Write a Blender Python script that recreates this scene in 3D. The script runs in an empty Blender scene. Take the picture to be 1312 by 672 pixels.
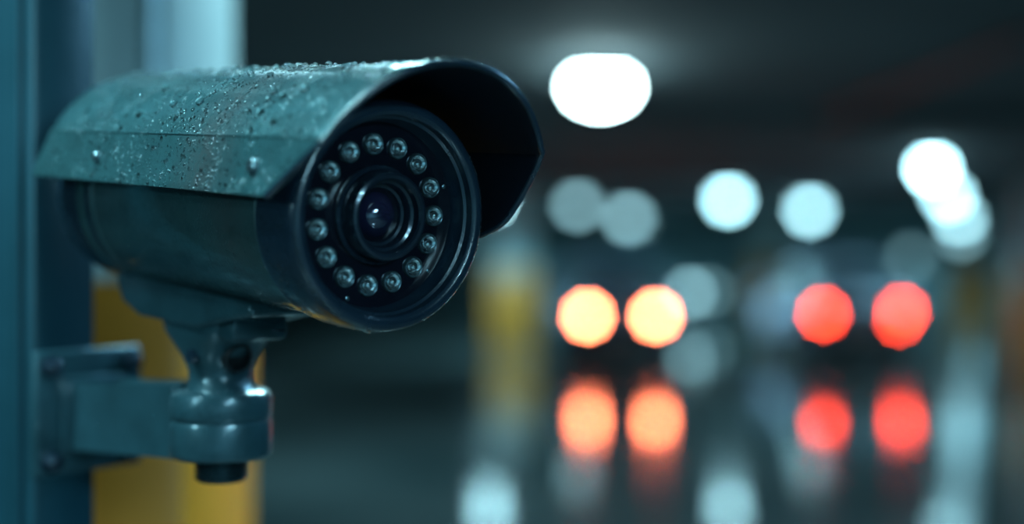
import bpy, bmesh, math, random
from mathutils import Vector, Matrix, Quaternion
random.seed(7)
H = 1.78          # eye height of the photographer
scene = bpy.context.scene
COL = scene.collection

# ------------------------------------------------------------ materials
def new_mat(name):
    m = bpy.data.materials.new(name); m.use_nodes = True
    nt = m.node_tree
    return m, nt, nt.nodes["Principled BSDF"]

def mat(name, color, rough=0.5, metal=0.0, var=0.25, nscale=20, bump=0.0, bscale=200, coat=0.0, spec=0.5, rvar=0.1):
    m, nt, b = new_mat(name)
    N, L = nt.nodes, nt.links
    tc = N.new("ShaderNodeTexCoord")
    n = N.new("ShaderNodeTexNoise"); n.inputs["Scale"].default_value = nscale; n.inputs["Detail"].default_value = 6
    L.new(tc.outputs["Object"], n.inputs["Vector"])
    r = N.new("ShaderNodeValToRGB")
    r.color_ramp.elements[0].position = .3; r.color_ramp.elements[1].position = .7
    r.color_ramp.elements[0].color = (*[c*(1-var) for c in color], 1)
    r.color_ramp.elements[1].color = (*[min(1, c*(1+var)) for c in color], 1)
    L.new(n.outputs["Fac"], r.inputs["Fac"]); L.new(r.outputs["Color"], b.inputs["Base Color"])
    mr = N.new("ShaderNodeMapRange")
    mr.inputs["To Min"].default_value = max(0.02, rough-rvar); mr.inputs["To Max"].default_value = min(1, rough+rvar)
    L.new(n.outputs["Fac"], mr.inputs["Value"]); L.new(mr.outputs["Result"], b.inputs["Roughness"])
    b.inputs["Metallic"].default_value = metal
    b.inputs["Specular IOR Level"].default_value = spec
    b.inputs["Coat Weight"].default_value = coat
    b.inputs["Coat Roughness"].default_value = 0.08
    if bump:
        n2 = N.new("ShaderNodeTexNoise"); n2.inputs["Scale"].default_value = bscale; n2.inputs["Detail"].default_value = 4
        L.new(tc.outputs["Object"], n2.inputs["Vector"])
        bp = N.new("ShaderNodeBump"); bp.inputs["Strength"].default_value = bump; bp.inputs["Distance"].default_value = 0.001
        L.new(n2.outputs["Fac"], bp.inputs["Height"]); L.new(bp.outputs["Normal"], b.inputs["Normal"])
    return m

def wet_paint(name, color, rough=0.33, stain=0.6, beads=1.0, metal=0.25):
    """painted metal with fine water beads and a brownish stain"""
    m, nt, b = new_mat(name); N, L = nt.nodes, nt.links
    tc = N.new("ShaderNodeTexCoord")
    n = N.new("ShaderNodeTexNoise"); n.inputs["Scale"].default_value = 35; n.inputs["Detail"].default_value = 8
    L.new(tc.outputs["Object"], n.inputs["Vector"])
    r = N.new("ShaderNodeValToRGB")
    r.color_ramp.elements[0].position = .3; r.color_ramp.elements[1].position = .75
    r.color_ramp.elements[0].color = (*[c*.8 for c in color], 1); r.color_ramp.elements[1].color = (*[c*1.2 for c in color], 1)
    L.new(n.outputs["Fac"], r.inputs["Fac"])
    sx = N.new("ShaderNodeSeparateXYZ"); L.new(tc.outputs["Object"], sx.inputs[0])
    a = N.new("ShaderNodeMath"); a.operation = 'SUBTRACT'; a.inputs[1].default_value = 0.065; L.new(sx.outputs["Y"], a.inputs[0])
    ab = N.new("ShaderNodeMath"); ab.operation = 'ABSOLUTE'; L.new(a.outputs[0], ab.inputs[0])
    mr = N.new("ShaderNodeMapRange"); mr.inputs["From Min"].default_value = 0.0; mr.inputs["From Max"].default_value = 0.035
    mr.inputs["To Min"].default_value = 1; mr.inputs["To Max"].default_value = 0; L.new(ab.outputs[0], mr.inputs["Value"])
    ns = N.new("ShaderNodeTexNoise"); ns.inputs["Scale"].default_value = 260; ns.inputs["Detail"].default_value = 5
    L.new(tc.outputs["Object"], ns.inputs["Vector"])
    mm = N.new("ShaderNodeMath"); mm.operation = 'MULTIPLY'; L.new(mr.outputs[0], mm.inputs[0]); L.new(ns.outputs["Fac"], mm.inputs[1])
    m2 = N.new("ShaderNodeMath"); m2.operation = 'MULTIPLY'; m2.inputs[1].default_value = stain*1.5; m2.use_clamp = True; L.new(mm.outputs[0], m2.inputs[0])
    mx = N.new("ShaderNodeMixRGB"); mx.inputs[2].default_value = (.12, .085, .08, 1)
    L.new(m2.outputs[0], mx.inputs[0]); L.new(r.outputs["Color"], mx.inputs[1]); L.new(mx.outputs[0], b.inputs["Base Color"])
    b.inputs["Metallic"].default_value = metal
    mr2 = N.new("ShaderNodeMapRange"); mr2.inputs["To Min"].default_value = rough-.1; mr2.inputs["To Max"].default_value = rough+.15
    L.new(ns.outputs["Fac"], mr2.inputs["Value"]); L.new(mr2.outputs[0], b.inputs["Roughness"])
    v = N.new("ShaderNodeTexVoronoi"); v.inputs["Scale"].default_value = 480
    L.new(tc.outputs["Object"], v.inputs["Vector"])
    cr = N.new("ShaderNodeMapRange"); cr.inputs["From Min"].default_value = .0; cr.inputs["From Max"].default_value = .38
    cr.inputs["To Min"].default_value = 1; cr.inputs["To Max"].default_value = 0; L.new(v.outputs["Distance"], cr.inputs["Value"])
    msk = N.new("ShaderNodeTexNoise"); msk.inputs["Scale"].default_value = 60; L.new(tc.outputs["Object"], msk.inputs["Vector"])
    mk = N.new("ShaderNodeMapRange"); mk.inputs["From Min"].default_value = .44; mk.inputs["From Max"].default_value = .60; L.new(msk.outputs["Fac"], mk.inputs["Value"])
    pm = N.new("ShaderNodeMath"); pm.operation = 'MULTIPLY'; L.new(cr.outputs[0], pm.inputs[0]); L.new(mk.outputs[0], pm.inputs[1])
    bp = N.new("ShaderNodeBump"); bp.inputs["Strength"].default_value = .8*beads; bp.inputs["Distance"].default_value = 0.0010
    L.new(pm.outputs[0], bp.inputs["Height"]); L.new(bp.outputs["Normal"], b.inputs["Normal"])
    b.inputs["Coat Weight"].default_value = .9; b.inputs["Coat Roughness"].default_value = .07
    L.new(bp.outputs["Normal"], b.inputs["Coat Normal"])
    return m

def emit(name, color, strength):
    m = bpy.data.materials.new(name); m.use_nodes = True
    nt = m.node_tree; nt.nodes.clear()
    e = nt.nodes.new("ShaderNodeEmission"); o = nt.nodes.new("ShaderNodeOutputMaterial")
    e.inputs[0].default_value = (*color, 1); e.inputs[1].default_value = strength
    nt.links.new(e.outputs[0], o.inputs[0]); return m

def glass(name, ior=1.33, color=(1, 1, 1), rough=0.0):
    m, nt, b = new_mat(name)
    b.inputs["Base Color"].default_value = (*color, 1); b.inputs["Transmission Weight"].default_value = 1
    b.inputs["IOR"].default_value = ior; b.inputs["Roughness"].default_value = rough
    return m

M_hood = wet_paint("hood_paint", (.050, .135, .145), .27, .6, 1.0, .4)
M_body = wet_paint("body_paint", (.034, .088, .092), .34, .35, .5, .3)
M_brk = wet_paint("bracket_paint", (.028, .080, .098), .32, 0.0, .4, .3)
M_black = mat("black_plastic", (.010, .022, .036), .25, var=.2, bump=.15, bscale=900, coat=.5)
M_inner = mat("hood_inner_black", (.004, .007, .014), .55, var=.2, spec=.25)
M_face = mat("face_black_glass", (.004, .005, .010), .2, var=.3, coat=.3, rvar=.05)
M_groove = mat("groove_dark", (.006, .008, .01), .6)
M_led = mat("led_reflector", (.75, .85, .88), .14, metal=1, var=.1, rvar=.03)
M_ledrim = mat("led_rim", (.12, .18, .20), .22, metal=.8)
M_glass = glass("lens_glass", 1.55)
M_water = glass("water", 1.40)
M_lensb = mat("lens_barrel", (.014, .024, .038), .2, metal=.3, coat=.6)
M_iris = mat("iris_coated", (.22, .05, .14), .2, metal=.8, var=.5, nscale=80)
M_lens, _nt, _b = new_mat("coated_lens")
_b.inputs["Roughness"].default_value = .03
_b.inputs["IOR"].default_value = 2.0; _b.inputs["Specular Tint"].default_value = (.85, .85, 1, 1)
_b.inputs["Coat Weight"].default_value = 1; _b.inputs["Coat Roughness"].default_value = .01
_lw = _nt.nodes.new("ShaderNodeTexCoord"); _sp = _nt.nodes.new("ShaderNodeTexNoise"); _sp.inputs["Scale"].default_value = 90
_nt.links.new(_lw.outputs["Object"], _sp.inputs["Vector"])
_cr = _nt.nodes.new("ShaderNodeValToRGB"); _cr.color_ramp.elements[0].color = (.005, .012, .026, 1); _cr.color_ramp.elements[1].color = (.022, .014, .045, 1)
_nt.links.new(_sp.outputs["Fac"], _cr.inputs["Fac"]); _nt.links.new(_cr.outputs["Color"], _b.inputs["Base Color"])
M_screw = mat("screw_steel", (.25, .33, .36), .22, metal=.9)

# ------------------------------------------------------------ mesh helpers
def finish(bm, name, mats, parent=None, smooth=True, angle=32, matrix=None):
    bmesh.ops.recalc_face_normals(bm, faces=bm.faces[:])
    for f in bm.faces: f.smooth = smooth
    for e in bm.edges:
        if len(e.link_faces) == 2 and e.calc_face_angle(0) > math.radians(angle): e.smooth = False
    me = bpy.data.meshes.new(name); bm.to_mesh(me); bm.free()
    for mt in (mats if isinstance(mats, (list, tuple)) else [mats]): me.materials.append(mt)
    ob = bpy.data.objects.new(name, me); COL.objects.link(ob)
    if parent: ob.parent = parent
    if matrix is not None: ob.matrix_local = matrix
    return ob

def empty(name, loc=(0, 0, 0), rot=None):
    e = bpy.data.objects.new(name, None); COL.objects.link(e); e.empty_display_size = .1
    if rot is not None: e.matrix_world = Matrix.Translation(loc) @ rot.to_4x4()
    else: e.location = loc
    return e

def lathe_bm(bm, prof, axis='Y', seg=96, off=(0, 0, 0), mi=0):
    rings = []
    for r, h in prof:
        if r < 1e-6:
            p = (0, h, 0) if axis == 'Y' else (0, 0, h)
            rings.append([bm.verts.new(Vector(p)+Vector(off))])
        else:
            ring = []
            for i in range(seg):
                a = 2*math.pi*i/seg
                p = (r*math.cos(a), h, r*math.sin(a)) if axis == 'Y' else (r*math.cos(a), r*math.sin(a), h)
                ring.append(bm.verts.new(Vector(p)+Vector(off)))
            rings.append(ring)
    for A, B in zip(rings, rings[1:]):
        for i in range(seg):
            j = (i+1) % seg
            if len(A) == 1 and len(B) == 1: break
            if len(A) == 1: f = bm.faces.new((A[0], B[i], B[j]))
            elif len(B) == 1: f = bm.faces.new((A[i], B[0], A[j]))
            else: f = bm.faces.new((A[i], B[i], B[j], A[j]))
            f.material_index = mi
def lathe(name, prof, m, parent=None, axis='Y', seg=96, off=(0, 0, 0), matrix=None):
    bm = bmesh.new(); lathe_bm(bm, prof, axis, seg, off)
    return finish(bm, name, m, parent, matrix=matrix)

def box_bm(bm, x0, x1, y0, y1, z0, z1, bev=0, M=None, seg=2, mi=0):
    r = bmesh.ops.create_cube(bm, size=1)
    vs = r['verts']
    for v in vs:
        v.co = Vector(((x0+x1)/2+v.co.x*(x1-x0), (y0+y1)/2+v.co.y*(y1-y0), (z0+z1)/2+v.co.z*(z1-z0)))
        if M is not None: v.co = M @ v.co
    for f in {f for v in vs for f in v.link_faces}: f.material_index = mi
    if bev:
        es = list({e for v in vs for e in v.link_edges})
        bmesh.ops.bevel(bm, geom=es, offset=bev, segments=seg, affect='EDGES', profile=.5)
def box(name, x0, x1, y0, y1, z0, z1, m, parent=None, bev=0, M=None):
    bm = bmesh.new(); box_bm(bm, x0, x1, y0, y1, z0, z1, bev, M)
    return finish(bm, name, m, parent)

def extrude_profile(name, pts, x0, x1, m, parent, bev=.002):
    bm = bmesh.new()
    A = [bm.verts.new((x0, y, z)) for y, z in pts]; B = [bm.verts.new((x1, y, z)) for y, z in pts]
    bm.faces.new(A); bm.faces.new(B[::-1])
    n = len(pts)
    for i in range(n): bm.faces.new((A[i], A[(i+1) % n], B[(i+1) % n], B[i]))
    bmesh.ops.recalc_face_normals(bm, faces=bm.faces[:])
    bmesh.ops.bevel(bm, geom=bm.edges[:], offset=bev, segments=3, affect='EDGES', profile=.5)
    return finish(bm, name, m, parent)

# ------------------------------------------------------------ SECURITY CAMERA
e_r = Vector((.762, .647, 0)).normalized()
d_b = Vector((-.645, .760, .071)).normalized()
e_u = e_r.cross(d_b).normalized(); e_r = d_b.cross(e_u).normalized()
R = Matrix((e_r, d_b, e_u)).transposed()
cam = empty("security_camera", (-.0555, .67, H+.0118), R)

lathe("bezel", [(.043, .018), (.0445, .0165), (.0448, .0125), (.0455, .0115), (.0462, .006), (.0475, .0052), (.0480, .0016), (.0492, .0004), (.0505, 0), (.0527, .0004), (.0543, .0018), (.0553, .0045), (.0555, .0075),
                (.0555, .031), (.0550, .0335), (.0535, .0350), (.0510, .0355), (.048, .0355)], M_black, cam, seg=160)
lathe("housing_body", [(.047, .034), (.0500, .0375), (.0520, .0380), (.0527, .0390), (.0527, .2170), (.0521, .2180), (.0508, .2185), (.0508, .2210), (.0521, .2215), (.0527, .2225),
                       (.0527, .262), (.0515, .268), (.048, .2725), (.040, .275), (0, .2755)], M_body, cam, seg=160)
lathe("rear_band", [(.0509, .2225), (.0533, .2228), (.0538, .224), (.0538, .2275), (.0533, .2290), (.0509, .2295)], M_black, cam, seg=128)
lathe("rear_cap", [(.0509, .2400), (.0531, .2402), (.0534, .2412), (.0534, .2620), (.0520, .2690), (.0485, .2740), (.0400, .2765), (0, .2770)], M_black, cam, seg=128)
lathe("seam_gasket", [(.050, .0352), (.0513, .0354), (.0513, .0382), (.050, .0384)], M_groove, cam, seg=128)
lathe("face_plate", [(0, .0150), (.0450, .0150), (.0450, .018), (0, .0185)], M_face, cam, seg=96)
KL = 1.13
def sc(p, y0=.0155): return [(r*KL, y0+(y-y0)*KL) for r, y in p]
lathe("lens_barrel", sc([(.0185, .0155), (.0190, .0125), (.0190, .0060), (.0184, .0045), (.0172, .0040), (.0160, .0043), (.0153, .0052), (.0150, .0085), (.0138, .0090), (.0134, .0098), (.0130, .0130), (.0118, .0134), (.0114, .0145), (.0112, .0170), (.0095, .0172), (.0080, .0205), (0, .0206)]), M_lensb, cam, seg=96)
lathe("lens_collar", sc([(.0210, .0152), (.0212, .0132), (.0203, .0122), (.0192, .0124)]), M_lensb, cam, seg=96)
def cap(r, y, h, n=14):
    Rr = (r*r+h*h)/(2*h); out = []
    for i in range(n+1):
        a = math.asin(min(1, r/Rr))*(1-i/n)
        out.append((Rr*math.sin(a), y-(Rr*math.cos(a)-(Rr-h))))
    return out
lathe("coating_ring", sc([(.0112, .0166), (.0110, .0155), (.0102, .0152), (.0098, .0166)]), M_iris, cam, seg=64)
lathe("front_lens_element", sc([(0, .0175), (.0100, .0172)]+cap(.0100, .0160, .0070, 18)), M_lens, cam, seg=72)

# LED ring
bm = bmesh.new(); bm2 = bmesh.new()
for i in range(15):
    a = math.radians(96) + 2*math.pi*i/15
    ox, oz = .0340*math.cos(a), .0340*math.sin(a)
    lathe_bm(bm, [(.0053, .0152), (.0053, .0140), (.0050, .0134), (.0046, .0136), (.0043, .0144)], seg=28, off=(ox, 0, oz), mi=0)
    lathe_bm(bm, [(.0044, .0138), (.0036, .0146), (.0024, .01485), (.0017, .0149), (.0016, .0140), (.0012, .0134), (.0006, .0131), (0, .0130)], seg=24, off=(ox, 0, oz), mi=1)
    lathe_bm(bm2, [(0, .0147), (.0042, .0145)]+cap(.0042, .0138, .0032, 8), seg=24, off=(ox, 0, oz))
finish(bm, "infrared_led_ring", [M_ledrim, M_led], cam, angle=50)
finish(bm2, "led_domes", M_glass, cam, angle=60)
bm = bmesh.new()
for a in (20, 160, 250, 320):
    lathe_bm(bm, [(.0012, .0152), (.0012, .0146), (.0007, .0143), (0, .0143)], seg=14, off=(.0425*math.cos(math.radians(a)), 0, .0425*math.sin(math.radians(a))))
finish(bm, "face_screws", M_ledrim, cam)

# hood / sun shield
RA, CA = .0696, .0024
amax = math.asin(.0618/RA)
sec = []   # (x, z, yfront, yrear)
nP, nA = 8, 40
for i in range(nP+1):
    t = i/nP; sec.append((-.0685+.006*t, .008+.0262*t, .003-.036*t, .269-.0125*t))
for i in range(nA+1):
    a = -amax+2*amax*i/nA
    k = math.cos(a/amax*math.pi/2)
    sec.append((RA*math.sin(a), CA+RA*math.cos(a), -.033-.013*k, .2565))
nP2 = 14
for i in range(nP2+1):
    u = i/nP2
    sec.append((.0625+.0045*u-.0045*u*u*u, .0342-.0440*u, -.033+.034*u**1.15+.010*max(0, (u-.75)/.25)**2, .2565+.0125*u))
bm = bmesh.new(); grid = []
nY = 30
for x, z, y0, y1 in sec:
    grid.append([bm.verts.new((x, y0+(y1-y0)*j/nY, z)) for j in range(nY+1)])
for i in range(len(sec)-1):
    for j in range(nY): bm.faces.new((grid[i][j], grid[i+1][j], grid[i+1][j+1], grid[i][j+1]))
me = bpy.data.meshes.new("hood"); 
bmesh.ops.recalc_face_normals(bm, faces=bm.faces[:])
if sum(f.normal.z for f in bm.faces) < 0: bmesh.ops.reverse_faces(bm, faces=bm.faces[:])
for f in bm.faces: f.smooth = True
for e in bm.edges:
    if len(e.link_faces) == 2 and e.calc_face_angle(0) > math.radians(10): e.smooth = False
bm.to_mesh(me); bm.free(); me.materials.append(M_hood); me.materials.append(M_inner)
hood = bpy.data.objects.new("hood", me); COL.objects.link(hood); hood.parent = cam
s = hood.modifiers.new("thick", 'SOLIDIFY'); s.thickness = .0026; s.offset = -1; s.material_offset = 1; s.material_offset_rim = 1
bv = hood.modifiers.new("bev", 'BEVEL'); bv.width = .0007; bv.segments = 2; bv.limit_method = 'ANGLE'; bv.angle_limit = math.radians(60)
cu = bpy.data.curves.new("hood_rim", 'CURVE'); cu.dimensions = '3D'; cu.bevel_depth = .0017; cu.bevel_resolution = 4
sp = cu.splines.new('POLY'); pts = [(x*.985, y0-.0002, z*.985+.0002) for x, z, y0, y1 in sec]
sp.points.add(len(pts)-1)
for p, q in zip(sp.points, pts): p.co = (*q, 1)
cu.materials.append(M_black)
o = bpy.data.objects.new("hood_rim", cu); COL.objects.link(o); o.parent = cam
for sx, nm in ((-1, "hood_seam_l"), (1, "hood_seam_r")):
    cu = bpy.data.curves.new(nm, 'CURVE'); cu.dimensions = '3D'; cu.bevel_depth = .0007
    sp = cu.splines.new('POLY'); sp.points.add(1)
    sp.points[0].co = (sx*.0622, -.031, .0346, 1); sp.points[1].co = (sx*.0622, .256, .0346, 1)
    cu.materials.append(M_hood); o = bpy.data.objects.new(nm, cu); COL.objects.link(o); o.parent = cam
box("hood_spacer", -.014, .014, .07, .20, .050, .0698, M_inner, cam, .002)
bm = bmesh.new()
def hexbolt(bm, r, h):
    lathe_bm(bm, [(r*1.25, 0), (r*1.25, h*.25), (r, h*.3), (r*.97, h*.8), (r*.7, h), (r*.45, h), (r*.4, h*.6), (0, h*.55)], axis='Z', seg=24)
def place(bm_src, M, dst):
    for v in bm_src.verts: v.co = M @ v.co
    t = bpy.data.meshes.new("t"); bm_src.to_mesh(t); dst.from_mesh(t); bpy.data.meshes.remove(t); bm_src.free()
for sx in (-1, 1):
    for y, r in ((.018, .0034), (.184, .0024)):
        b1 = bmesh.new(); hexbolt(b1, r, .0028)
        n = Vector((sx*.975, 0, .223)).normalized()
        M = Matrix.Translation((sx*.0655, y, .021)) @ n.to_track_quat('Z', 'Y').to_matrix().to_4x4()
        place(b1, M, bm)
finish(bm, "hood_screws", M_screw, cam)

# underside saddle
extrude_profile("mount_saddle", [(.088, -.050), (.086, -.056), (.11, -.0605), (.145, -.069), (.215, -.070), (.236, -.064), (.244, -.055), (.244, -.046)], -.025, .025, M_brk, cam, .003)
box("saddle_lug", -.017, .017, .118, .150, -.074, -.060, M_brk, cam, .003)
bm = bmesh.new()
for y in (.10, .225):
    lathe_bm(bm, [(0, -.062), (.004, -.062), (.004, -.070 if y > .2 else -.063), (0, -.070 if y > .2 else -.063)], axis='Z', seg=6, off=(0, y, -.003))
finish(bm, "saddle_bolts", M_black, cam)

# water droplets
def ico(sub):
    b = bmesh.new(); bmesh.ops.create_icosphere(b, subdivisions=sub, radius=1)
    b.verts.ensure_lookup_table()
    v = [x.co.copy() for x in b.verts]; f = [[y.index for y in x.verts] for x in b.faces]; b.free(); return v, f
I1, I2 = ico(2), ico(3)
V, F = [], []
def drop(p, n, r, flat=.62, sink=.25):
    v, f = (I2 if r > .0009 else I1)
    q = Vector(n).to_track_quat('Z', 'Y'); b0 = len(V)
    sx = random.uniform(.85, 1.15)
    for c in v:
        k = Vector((c.x*r*sx, c.y*r/sx, c.z*r*flat + r*flat*(1-2*sink)))
        V.append(Vector(p) + q @ k)
    F.extend([[i+b0 for i in t] for t in f])
def rr(kind):
    if kind == 's': return random.uniform(.00025, .0005)
    if kind == 'm': return random.uniform(.0006, .0011)
    return random.uniform(.0013, .0021)
def hood_top(kind, n, amin=-1, amx=1):
    for _ in range(n):
        a = random.uniform(amin, amx)*amax; y = random.uniform(-.038, .25)
        nn = (math.sin(a), 0, math.cos(a)); drop((RA*nn[0], y, CA+RA*nn[2]), nn, rr(kind), .8 if kind != 's' else .6)
hood_top('s', 1700, -1, .3); hood_top('m', 460, -1, .3); hood_top('l', 52, -.98, .3)
for _ in range(18):
    a = random.uniform(-.15, .05); y = random.uniform(-.04, .16); nn = (math.sin(a), 0, math.cos(a))
    drop((RA*nn[0], y, CA+RA*nn[2]), nn, random.uniform(.001, .0017), .95)
for _ in range(560):
    t = random.random(); y = random.uniform(.0, .262); k = rr('s' if random.random() < .88 else 'm')
    drop((-.0685+.006*t, y-.03*t, .008+.0262*t), (-.975, 0, .223), k, .65)
for _ in range(750):
    a = math.radians(random.uniform(175, 262)); y = random.uniform(.04, .26); nn = (math.cos(a), 0, math.sin(a))
    drop((.0527*nn[0], y, .0527*nn[2]), nn, random.uniform(.00015, .0004), .55)
for _ in range(330):
    a = math.radians(random.uniform(180, 300)); y = random.uniform(.008, .031); nn = (math.cos(a), 0, math.sin(a))
    drop((.0555*nn[0], y, .0555*nn[2]), nn, random.uniform(.0002, .0005), .6)
for _ in range(340):
    a = math.radians(random.uniform(150, 395)); nn = Vector((math.cos(a), -.8, math.sin(a))).normalized()
    drop((.0540*math.cos(a), .0014, .0540*math.sin(a)), nn, random.uniform(.0002, .0006), .6)
for _ in range(14):
    a = math.radians(random.uniform(235, 310)); nn = (math.cos(a), 0, math.sin(a))
    drop((.0553*nn[0], .006+random.uniform(0, .02), .0553*nn[2]), nn, random.uniform(.0007, .0012), .8)
for _ in range(300):
    a = random.uniform(0, 6.283); r = random.uniform(.024, .0435)
    drop((r*math.cos(a), .0150, r*math.sin(a)), (0, -1, 0), random.uniform(.0001, .00024), .6)
me = bpy.data.meshes.new("water_droplets"); me.from_pydata(V, [], F); me.polygons.foreach_set("use_smooth", [True]*len(me.polygons))
me.materials.append(M_water); o = bpy.data.objects.new("water_droplets", me); COL.objects.link(o); o.parent = cam

# ------------------------------------------------------------ MOUNTING BRACKET
CX, CY = -.163, .797
brk = empty("camera_mounting_bracket", (CX, CY, H))
lathe("swivel_joint", [(0, -.1210), (.0262, -.1205), (.0278, -.1190), (.0284, -.1165), (.0284, -.1015), (.0279, -.0998), (.0268, -.0992),
                       (.0268, -.0980), (.0279, -.0975), (.0284, -.0962), (.0282, -.0870), (.0272, -.0842), (.0250, -.0828), (.0180, -.0822), (0, -.0822)], M_brk, brk, 'Z', 96)
th = [(0, -.1340), (.0125, -.1340)]
for i in range(5):
    z = -.1330+i*.0026; th += [(.0130, z), (.0148, z+.0008), (.0148, z+.0013), (.0130, z+.0021)]
th += [(.0150, -.1195)]
lathe("threaded_stub", th, mat("stub_steel", (.03, .06, .07), .3, metal=.6), brk, 'Z', 64)
hd = Vector((d_b.x, d_b.y, 0)).normalized(); hr = Vector((hd.y, -hd.x, 0))
bm = bmesh.new(); rings = []
secs = [(-.0835, .0195, .0195, 2.0), (-.0805, .0190, .0190, 2.0), (-.079, .0175, .0175, 2.1), (-.072, .0170, .0165, 2.4), (-.064, .0195, .0180, 3.2), (-.056, .0265, .0205, 4), (-.050, .0330, .0215, 5), (-.046, .0345, .0220, 5), (-.036, .0345, .0220, 5)]
for z, a1, b1, p in secs:
    ring = []
    for i in range(64):
        t = 2*math.pi*i/64; c, s_ = math.cos(t), math.sin(t)
        u = a1*math.copysign(abs(c)**(2/p), c); w = b1*math.copysign(abs(s_)**(2/p), s_)
        k = (z+.0835)/.05
        ring.append(bm.verts.new(hd*(u+.004*k)+hr*w+Vector((0, 0, z))))
    rings.append(ring)
for A, B in zip(rings, rings[1:]):
    for i in range(64): bm.faces.new((A[i], A[(i+1) % 64], B[(i+1) % 64], B[i]))
bm.faces.new(rings[0][::-1]); bm.faces.new(rings[-1])
finish(bm, "neck", M_brk, brk, angle=40)
def oriented(name, prof, m, parent, pos, n, seg=32):
    M = Matrix.Translation(pos) @ Vector(n).to_track_quat('Z', 'Y').to_matrix().to_4x4()
    return lathe(name, prof, m, parent, 'Z', seg, matrix=M)
fw = -hd
oriented("pivot_socket", [(.0085, -.006), (.0085, .0005), (.0078, .0015), (.0066, .0012), (.0062, -.003), (0, -.0032)], M_groove, brk, fw*.0215+Vector((0, 0, -.064))+hr*(-.001), fw+Vector((0, 0, -.25)))
oriented("pivot_bolt", [(.0045, -.008), (.0045, .0035), (.0038, .0045), (0, .0045)], M_black, brk, -hr*.0175+Vector((0, 0, -.063))+fw*.004, -hr, 6)
tv = Vector((.60, .80, 0)).normalized(); nv = Vector((.80, -.60, 0)).normalized()
P0 = Vector((-.2884, .862, 0)) - Vector((CX, CY, 0))
PW = .080
pc = P0 + tv*PW/2
AL = pc.length
ad = pc.normalized(); aq = Vector((-ad.y, ad.x, 0))
Ma = Matrix((ad-Vector((0, 0, .055)), aq, Vector((0, 0, 1)))).transposed().to_4x4()
bm = bmesh.new()
box_bm(bm, .018, AL+.004, -.0175, .0175, -.1175, -.0830, .0035, M=Ma, seg=3)
finish(bm, "arm", M_brk, brk)
Mp = Matrix.Translation(P0+Vector((0, 0, -.003))) @ Matrix((tv, Vector((0, 0, 1)), nv)).transposed().to_4x4()
bm = bmesh.new()
box_bm(bm, 0, PW, -.1415, -.0640, -.008, 0, .003, M=Mp)
box_bm(bm, PW/2-.024, PW/2+.024, -.1275, -.0805, -.004, .005, .002, M=Mp)
finish(bm, "wall_plate", M_brk, brk)
bm = bmesh.new()
for x in (.010, PW-.010):
    for z in (-.132, -.0735):
        b1 = bmesh.new()
        lathe_bm(b1, [(.0068, 0), (.0068, .0015), (.0052, .0016), (.0052, .0065), (.004, .0075), (.002, .0078), (0, .0078)], axis='Z', seg=24)
        place(b1, Mp @ Matrix.Translation((x, z, 0)), bm)
finish(bm, "plate_bolts", M_black, brk)
V, F = [], []
for _ in range(500):
    a = math.radians(random.uniform(170, 370)); z = random.uniform(-.119, -.086); nn = (math.cos(a), math.sin(a), 0)
    drop((.0283*nn[0], .0283*nn[1], z), nn, random.uniform(.00015, .0004), .55)
for _ in range(220):
    drop(Ma @ Vector((random.uniform(.03, AL-.01), .0175, random.uniform(-.115, -.086))), aq, random.uniform(.00015, .0004), .55)
for _ in range(200):
    a = random.uniform(0, 6.28); r = random.uniform(.019, .0265)
    drop((r*math.cos(a), r*math.sin(a), -.0832), (0, 0, 1), random.uniform(.0002, .0006), .6)
me = bpy.data.meshes.new("bracket_droplets"); me.from_pydata(V, [], F); me.polygons.foreach_set("use_smooth", [True]*len(me.polygons))
me.materials.append(M_water); o = bpy.data.objects.new("bracket_droplets", me); COL.objects.link(o); o.parent = brk

# ------------------------------------------------------------ POST the bracket is bolted to
M_post = mat("post_teal_paint", (.008, .048, .066), .38, var=.25, nscale=6, bump=.2, bscale=80, coat=.2)
CEIL = 2.6
K = P0 + Vector((CX, CY, 0)) - nv*.0084 + tv*.004
Mk = Matrix.Translation(K) @ Matrix((tv, -nv, Vector((0, 0, 1)))).transposed().to_4x4()
bm = bmesh.new()
box_bm(bm, 0, .046, 0, .30, 0, CEIL, .004, M=Mk)
box_bm(bm, -.004, .002, .010, .016, 0, CEIL, .001, M=Mk)
finish(bm, "steel_post", M_post)

# ------------------------------------------------------------ COLUMNS
M_conc = mat("column_painted_concrete", (.45, .54, .54), .7, var=.2, nscale=3, bump=.3, bscale=40)
M_yel = mat("column_yellow_paint", (.85, .27, .010), .45, var=.2, nscale=4)
M_yel2 = mat("column_ochre_paint", (.62, .23, .02), .5, var=.25, nscale=4)
def column(cx, cy, w, d, ytop, guard=.02, ym=None):
    c = empty("parking_column", (cx, cy, 0))
    box("shaft", -w/2, w/2, -d/2, d/2, 0, CEIL, M_conc, c, .015)
    box("yellow_guard", -w/2-guard, w/2+guard, -d/2-guard, d/2+guard, 0, ytop, ym or M_yel2, c, .012)
    return c
c0 = column(-.465, 1.40, .33, .30, H-.034, .016, M_yel)
lathe("conduit_pipe", [(.0, .9), (.0065, .9), (.0065, CEIL), (0, CEIL)], mat("conduit_grey", (.6, .75, .8), .3, metal=.4), c0, 'Z', 24, off=(.150, -.157, 0))
column(.0, 25.0, .70, .7, 1.25)
column(6.15, 34.0, .75, .7, 1.25)
column(10.9, 34.0, .75, .7, 1.25)
column(7.0, 18.6, .6, .7, 1.35)
column(-7.0, 25.0, .7, .7, 1.25)
column(-7.0, 12.0, .7, .7, 1.25)
column(2.4, 42.0, .7, .7, 1.25)

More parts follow.
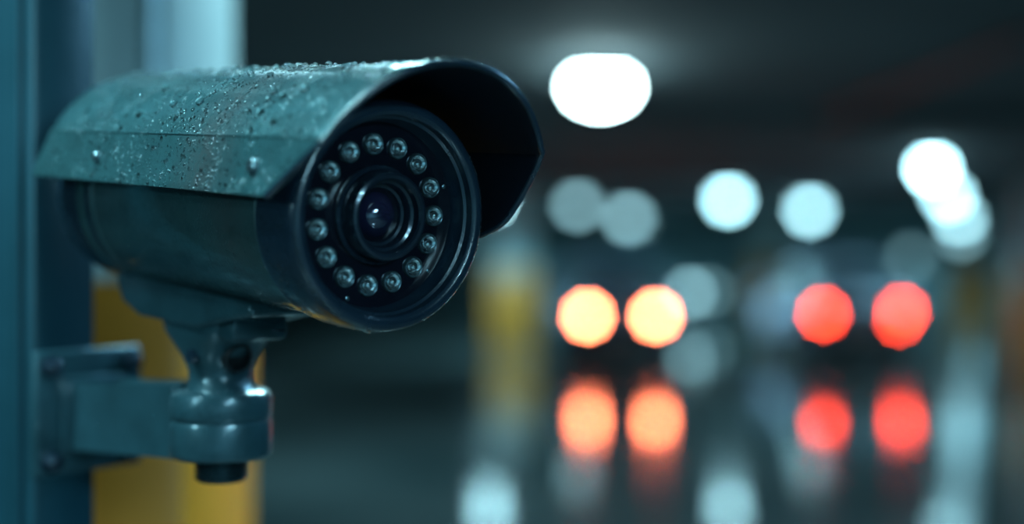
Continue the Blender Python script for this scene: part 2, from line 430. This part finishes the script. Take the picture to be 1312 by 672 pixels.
# ------------------------------------------------------------ ROOM
def floor_mat():
    m, nt, b = new_mat("wet_concrete_floor"); N, L = nt.nodes, nt.links
    tc = N.new("ShaderNodeTexCoord")
    n = N.new("ShaderNodeTexNoise"); n.inputs["Scale"].default_value = .5; n.inputs["Detail"].default_value = 8
    L.new(tc.outputs["Object"], n.inputs["Vector"])
    r = N.new("ShaderNodeValToRGB"); r.color_ramp.elements[0].position = .35; r.color_ramp.elements[1].position = .7
    r.color_ramp.elements[0].color = (.04, .056, .056, 1); r.color_ramp.elements[1].color = (.12, .135, .13, 1)
    L.new(n.outputs["Fac"], r.inputs["Fac"]); L.new(r.outputs["Color"], b.inputs["Base Color"])
    mr = N.new("ShaderNodeMapRange"); mr.inputs["From Min"].default_value = .35; mr.inputs["From Max"].default_value = .65
    mr.inputs["To Min"].default_value = .07; mr.inputs["To Max"].default_value = .13
    L.new(n.outputs["Fac"], mr.inputs["Value"]); L.new(mr.outputs[0], b.inputs["Roughness"])
    b.inputs["IOR"].default_value = 1.8
    n2 = N.new("ShaderNodeTexNoise"); n2.inputs["Scale"].default_value = 3; n2.inputs["Detail"].default_value = 2
    L.new(tc.outputs["Object"], n2.inputs["Vector"])
    bp = N.new("ShaderNodeBump"); bp.inputs["Strength"].default_value = .10; bp.inputs["Distance"].default_value = .02
    L.new(n2.outputs["Fac"], bp.inputs["Height"]); L.new(bp.outputs["Normal"], b.inputs["Normal"])
    return m
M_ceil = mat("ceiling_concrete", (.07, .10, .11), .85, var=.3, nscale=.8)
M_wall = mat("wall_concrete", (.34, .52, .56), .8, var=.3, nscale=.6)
X0, X1, Y0, Y1 = -14, 19, -5, 50
box("floor", X0, X1, Y0, Y1, -.2, 0, floor_mat())
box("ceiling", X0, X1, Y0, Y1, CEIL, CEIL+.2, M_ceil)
box("wall_back", X0, X1, Y1, Y1+.2, 0, CEIL, M_wall)
box("wall_front", X0, X1, Y0-.2, Y0, 0, CEIL, M_wall)
box("wall_left", X0-.2, X0, Y0, Y1, 0, CEIL, M_wall)
box("wall_right", X1, X1+.2, Y0, Y1, 0, CEIL, M_wall)
for i, y in enumerate((9.4, 14.8, 18.6, 28.6, 34, 42)):
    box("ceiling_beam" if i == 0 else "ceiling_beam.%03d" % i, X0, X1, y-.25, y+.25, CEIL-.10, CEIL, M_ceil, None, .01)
M_rp = mat("sprinkler_red", (.22, .015, .015), .4)
bm = bmesh.new(); lathe_bm(bm, [(0, 5.4), (.02, 5.4), (.02, 9.1), (0, 9.1)], 'Y', 20, (0, 0, 0))
o = finish(bm, "sprinkler_pipe", M_rp); o.location = (1.95, 0, CEIL-.05)
M_streak = mat("reflection_streak_paint", (.5, .62, .65), .2, var=.3, nscale=3)  # pale colour for a reflection painted onto the floor
def line(nm, xa, ya, xb, yb, w=.15):
    bm = bmesh.new(); dv = Vector((xb-xa, yb-ya, 0)).normalized(); q = Vector((dv.y, -dv.x, 0))*w/2
    A, B = Vector((xa, ya, .002)), Vector((xb, yb, .002))
    bm.faces.new([bm.verts.new(p) for p in (A-q, B-q, B+q, A+q)]); return finish(bm, nm, M_streak)
line("reflection_streak", 2.0, 6.5, 8.8, 27)  # painted streak standing in for the reflection of a lit column or wall

# ------------------------------------------------------------ CEILING LIGHTS
M_house = mat("lamp_housing", (.08, .09, .1), .5, metal=.5)
BEAM = (.34, .82, 1)
def lamp(x, y, z, r, col, st, spot=60, w=1.0, nm="ceiling_light"):
    e = empty(nm, (x, y, z))
    bm = bmesh.new()
    prof = [(0, -r)]+[(r*math.sin(math.pi*i/20), -r*math.cos(math.pi*i/20)) for i in range(1, 14)]+[(0, -r*math.cos(math.pi*13/20))]
    lathe_bm(bm, prof, 'Z', 32)
    for v in bm.verts: v.co.x *= w
    finish(bm, "globe", emit("lamp_glow", col, st), e)
    bm = bmesh.new(); top = CEIL-z-.005
    lathe_bm(bm, [(0, .45*r), (r*1.02, .45*r), (r*1.02, min(top, .6*r)), (r*.6, min(top, .95*r)), (r*.3, min(top, r)), (r*.3, top), (0, top)], 'Z', 32)
    for v in bm.verts: v.co.x *= w
    finish(bm, "cap", M_house, e)
    if spot:
        l = bpy.data.lights.new("lamp_beam", 'SPOT'); l.energy = spot; l.color = BEAM; l.spot_size = math.radians(160); l.spot_blend = .5; l.shadow_soft_size = .1
        o = bpy.data.objects.new("lamp_beam", l); COL.objects.link(o); o.parent = e; o.location = (0, 0, -r*1.1-.02)
    return e
CY_ = (.44, .88, 1.0)
lamp(.41, 6.6, 2.50, .080, (.62, .95, 1), 70, 300, 1.6)
lamp(1.19, 25.8, 2.46, .15, CY_, 4.6, 450)
lamp(2.70, 33, 2.36, .19, CY_, 5.6, 600)
lamp(-.36, 22.5, 2.48, .14, CY_, 30, 500)
lamp(3.42, 22.5, 2.46, .14, CY_, 19, 450)
lamp(5.86, 28, 2.42, .17, CY_, 13, 400)
lamp(4.08, 13.8, 2.50, .095, CY_, 42, 400)
lamp(6.32, 20.6, 2.46, .13, CY_, 18, 400)
lamp(9.45, 30, 2.29, .17, CY_, 10, 400)
lamp(10.2, 32.3, 1.97, .18, CY_, 3, 0)
lamp(14.5, 46, 2.3, .26, CY_, 2, 600)
lamp(4.0, 45, 2.4, .1, CY_, 2, 800)
lamp(-5, 16, 2.44, .16, CY_, 8, 350)
lamp(-1.5, 11, 2.44, .12, CY_, 14, 260)
def standin_lamp(x, y, z, r, st):  # made-up lamp posts standing in for low reflections on parked cars
    e = empty("standin_light", (x, y, 0))
    lathe("standin_stem", [(0, 0), (r*1.1, 0), (r*1.1, .03), (r*.6, .05), (r*.6, z-r), (0, z-r)], M_house, e, 'Z', 24)
    lathe("standin_head", [(0, z-r), (r, z-r*.8), (r, z+r*.8), (0, z+r*.8)], emit("standin_glow", CY_, st), e, 'Z', 24)
    lathe("standin_cap", [(0, z+r*.8), (r*1.15, z+r*.8), (r*.9, z+r*1.1), (0, z+r*1.2)], M_house, e, 'Z', 24)
standin_lamp(3.75, 30, .71, .13, 5.5); standin_lamp(4.35, 31.5, .68, .12, 2.2)
standin_lamp(8.4, 30, 1.44, .14, 1.4)

def added_tube_fixture(x, y, L_, W_, energy, color, rotz=0):  # tubes added out of view to light and rim the security camera
    e = empty("added_tube_light", (x, y, CEIL-.01)); e.rotation_euler = (0, 0, rotz)
    box("added_tube_tray", -L_/2-.03, L_/2+.03, -W_/2-.03, W_/2+.03, -.05, 0, M_house, e, .005)
    l = bpy.data.lights.new("added_tube_glow", 'AREA'); l.shape = 'RECTANGLE'; l.size = L_; l.size_y = W_; l.energy = energy; l.color = color
    o = bpy.data.objects.new("added_tube_glow", l); COL.objects.link(o); o.parent = e; o.location = (0, 0, -.055)
added_tube_fixture(-.62, .62, .5, .04, 21, (.42, .88, 1.0), .0)
added_tube_fixture(-1.3, -.5, .8, .05, 7, (.42, .86, 1.0), 1.2)
added_tube_fixture(-2.6, -1.3, 1.2, .06, 90, (.38, .84, 1.0), 1.0)  # added low-angle fill for the housing side under the hood
added_tube_fixture(1.2, 1.7, .8, .05, 28, (.24, .66, 1.0), 1.2)
added_tube_fixture(1.3, -1.3, .8, .05, 60, (.36, .80, 1.0), .7)
added_tube_fixture(1.9, -2.9, 1.4, .16, 130, (.36, .78, 1.0), .7)
added_tube_fixture(-.05, 2.3, .5, .04, 45, (.42, .88, 1.0), .2)

# ------------------------------------------------------------ CARS
M_glassd = mat("car_glass", (.01, .014, .018), .5, spec=.3)
M_tire = mat("tire_rubber", (.012, .012, .013), .8)
M_rim = mat("wheel_rim", (.3, .32, .34), .3, metal=.9)
M_plate = mat("number_plate", (.5, .5, .48), .5)
def car(x, y, rot, paint, lamps):
    c = empty("car", (x, y, 0)); c.rotation_euler = (0, 0, rot)
    bm = bmesh.new(); rings = []
    st = [(-2.2, .60, .40, .62), (-2.17, .72, .28, .70), (-2.0, .82, .22, .76), (-1.25, .86, .20, .88), (-1.0, .87, .20, .93), (0, .88, .20, .95), (1.2, .87, .20, .98), (1.9, .84, .22, .99), (2.12, .80, .26, .95), (2.2, .70, .40, .80)]
    for yy, hw, zb, zt in st:
        zm = (zb+zt)/2
        P = [(-hw*.85, zb), (-hw, zb+.12), (-hw*1.0, zm), (-hw*.97, zt-.12), (-hw*.86, zt), (-hw*.4, zt+.03), (hw*.4, zt+.03), (hw*.86, zt), (hw*.97, zt-.12), (hw, zm), (hw, zb+.12), (hw*.85, zb)]
        rings.append([bm.verts.new((a, yy, b)) for a, b in P])
    for A, B in zip(rings, rings[1:]):
        for i in range(12): bm.faces.new((A[i], A[(i+1) % 12], B[(i+1) % 12], B[i]))
    bm.faces.new(rings[0]); bm.faces.new(rings[-1][::-1])
    o = finish(bm, "body", paint, c, angle=80); m = o.modifiers.new("s", 'SUBSURF'); m.levels = 2; m.render_levels = 2
    bm = bmesh.new(); rings = []
    for yy, zb, hb, zt, ht in [(-1.15, .93, .74, .96, .70), (-.45, .93, .78, 1.36, .60), (.2, .93, .79, 1.44, .60), (1.0, .93, .78, 1.40, .58), (1.75, .95, .72, 1.02, .62)]:
        rings.append([bm.verts.new(p) for p in ((-hb, yy, zb), (-ht, yy, zt), (-ht*.5, yy, zt+.03), (ht*.5, yy, zt+.03), (ht, yy, zt), (hb, yy, zb))])
    for k, (A, B) in enumerate(zip(rings, rings[1:])):
        for i in range(5):
            f = bm.faces.new((A[i], A[i+1], B[i+1], B[i])); f.material_index = 1 if (i in (1, 2, 3) and k in (1, 2)) else 0
    bm.faces.new(rings[0]); bm.faces.new(rings[-1][::-1])
    finish(bm, "cabin", [M_glassd, paint], c, angle=60)
    for i, (wx, wy) in enumerate(((-.80, -1.35), (.80, -1.35), (-.80, 1.35), (.80, 1.35))):
        bm = bmesh.new(); s_ = 1 if wx > 0 else -1
        lathe_bm(bm, [(.20, -.10), (.31, -.10), (.33, -.07), (.33, .07), (.31, .10), (.22, .10)], 'Z', 40, mi=0)
        lathe_bm(bm, [(.22, .09), (.20, .06), (.08, .08), (0, .09)], 'Z', 40, mi=1); lathe_bm(bm, [(.2, -.1), (0, -.08)], 'Z', 40, mi=1)
        Mw = Matrix.Translation((wx, wy, .33)) @ Matrix.Rotation(s_*math.pi/2, 4, 'Y')
        finish(bm, "wheel_%d" % (i+1), [M_tire, M_rim], c, matrix=Mw)
    for s_, n in ((-1, "l"), (1, "r")):
        box("mirror_"+n, min(s_*.86, s_*1.02), max(s_*.86, s_*1.02), -.85, -.72, .95, 1.08, paint, c, .03)
    box("grille", -.42, .42, -2.215, -2.17, .42, .58, M_tire, c, .01)
    box("plate_front", -.26, .26, -2.225, -2.21, .44, .55, M_plate, c, .005)
    box("plate_rear", -.26, .26, 2.20, 2.215, .50, .61, M_plate, c, .005)
    box("bumper_rear", -.72, .72, 2.10, 2.24, .32, .46, M_tire, c, .03)
    for nm, lx, ly, lz, r, me_ in lamps:
        sg = 1 if ly > 0 else -1
        bm = bmesh.new(); lathe_bm(bm, [(r*1.25, -.06*sg), (r*1.25, 0), (r*1.02, .008*sg), (r*1.0, 0)], 'Y', 32, (lx, ly, lz), 0)
        lathe_bm(bm, [(r, 0), (r*.7, .015*sg), (0, .022*sg)], 'Y', 32, (lx, ly, lz), 1)
        finish(bm, nm, [M_rim, me_], c)
    return c
P1 = mat("car_paint_navy", (.10, .13, .18), .6, metal=.0, spec=.3)
P2 = mat("car_paint_silver", (.34, .33, .40), .6, metal=.0, spec=.3)
HL = emit("headlight_glow", (1, .20, .085), 100)
TL = emit("taillight_glow", (1, .046, .013), 50)
car(1.54, 22.2, 0, P1, [("headlight_l", -.478, -2.22, .735, .09, HL), ("headlight_r", .478, -2.22, .735, .09, HL)])
car(4.93, 22.2, math.pi, P2, [("taillight_l", .555, 2.22, .765, .085, TL), ("taillight_r", -.555, 2.22, .80, .08, TL), ("taillight_r_lower", -.50, 2.24, .66, .05, TL)])

# ------------------------------------------------------------ WORLD, CAMERA
w = bpy.data.worlds.new("World"); scene.world = w; w.use_nodes = True
w.node_tree.nodes["Background"].inputs[0].default_value = (.01, .02, .025, 1); w.node_tree.nodes["Background"].inputs[1].default_value = .3
cd = bpy.data.cameras.new("photo_camera"); co = bpy.data.objects.new("photo_camera", cd); COL.objects.link(co)
co.location = (0, 0, H); co.rotation_euler = (math.pi/2, 0, 0)
cd.lens = 50; cd.sensor_width = 36; cd.shift_y = -26/1312; cd.clip_start = .02; cd.clip_end = 200
cd.dof.use_dof = True; cd.dof.focus_distance = .70; cd.dof.aperture_fstop = 1.72; cd.dof.aperture_blades = 9; cd.dof.aperture_rotation = .2
scene.camera = co
scene.view_settings.view_transform = 'Standard'; scene.view_settings.look = 'None'
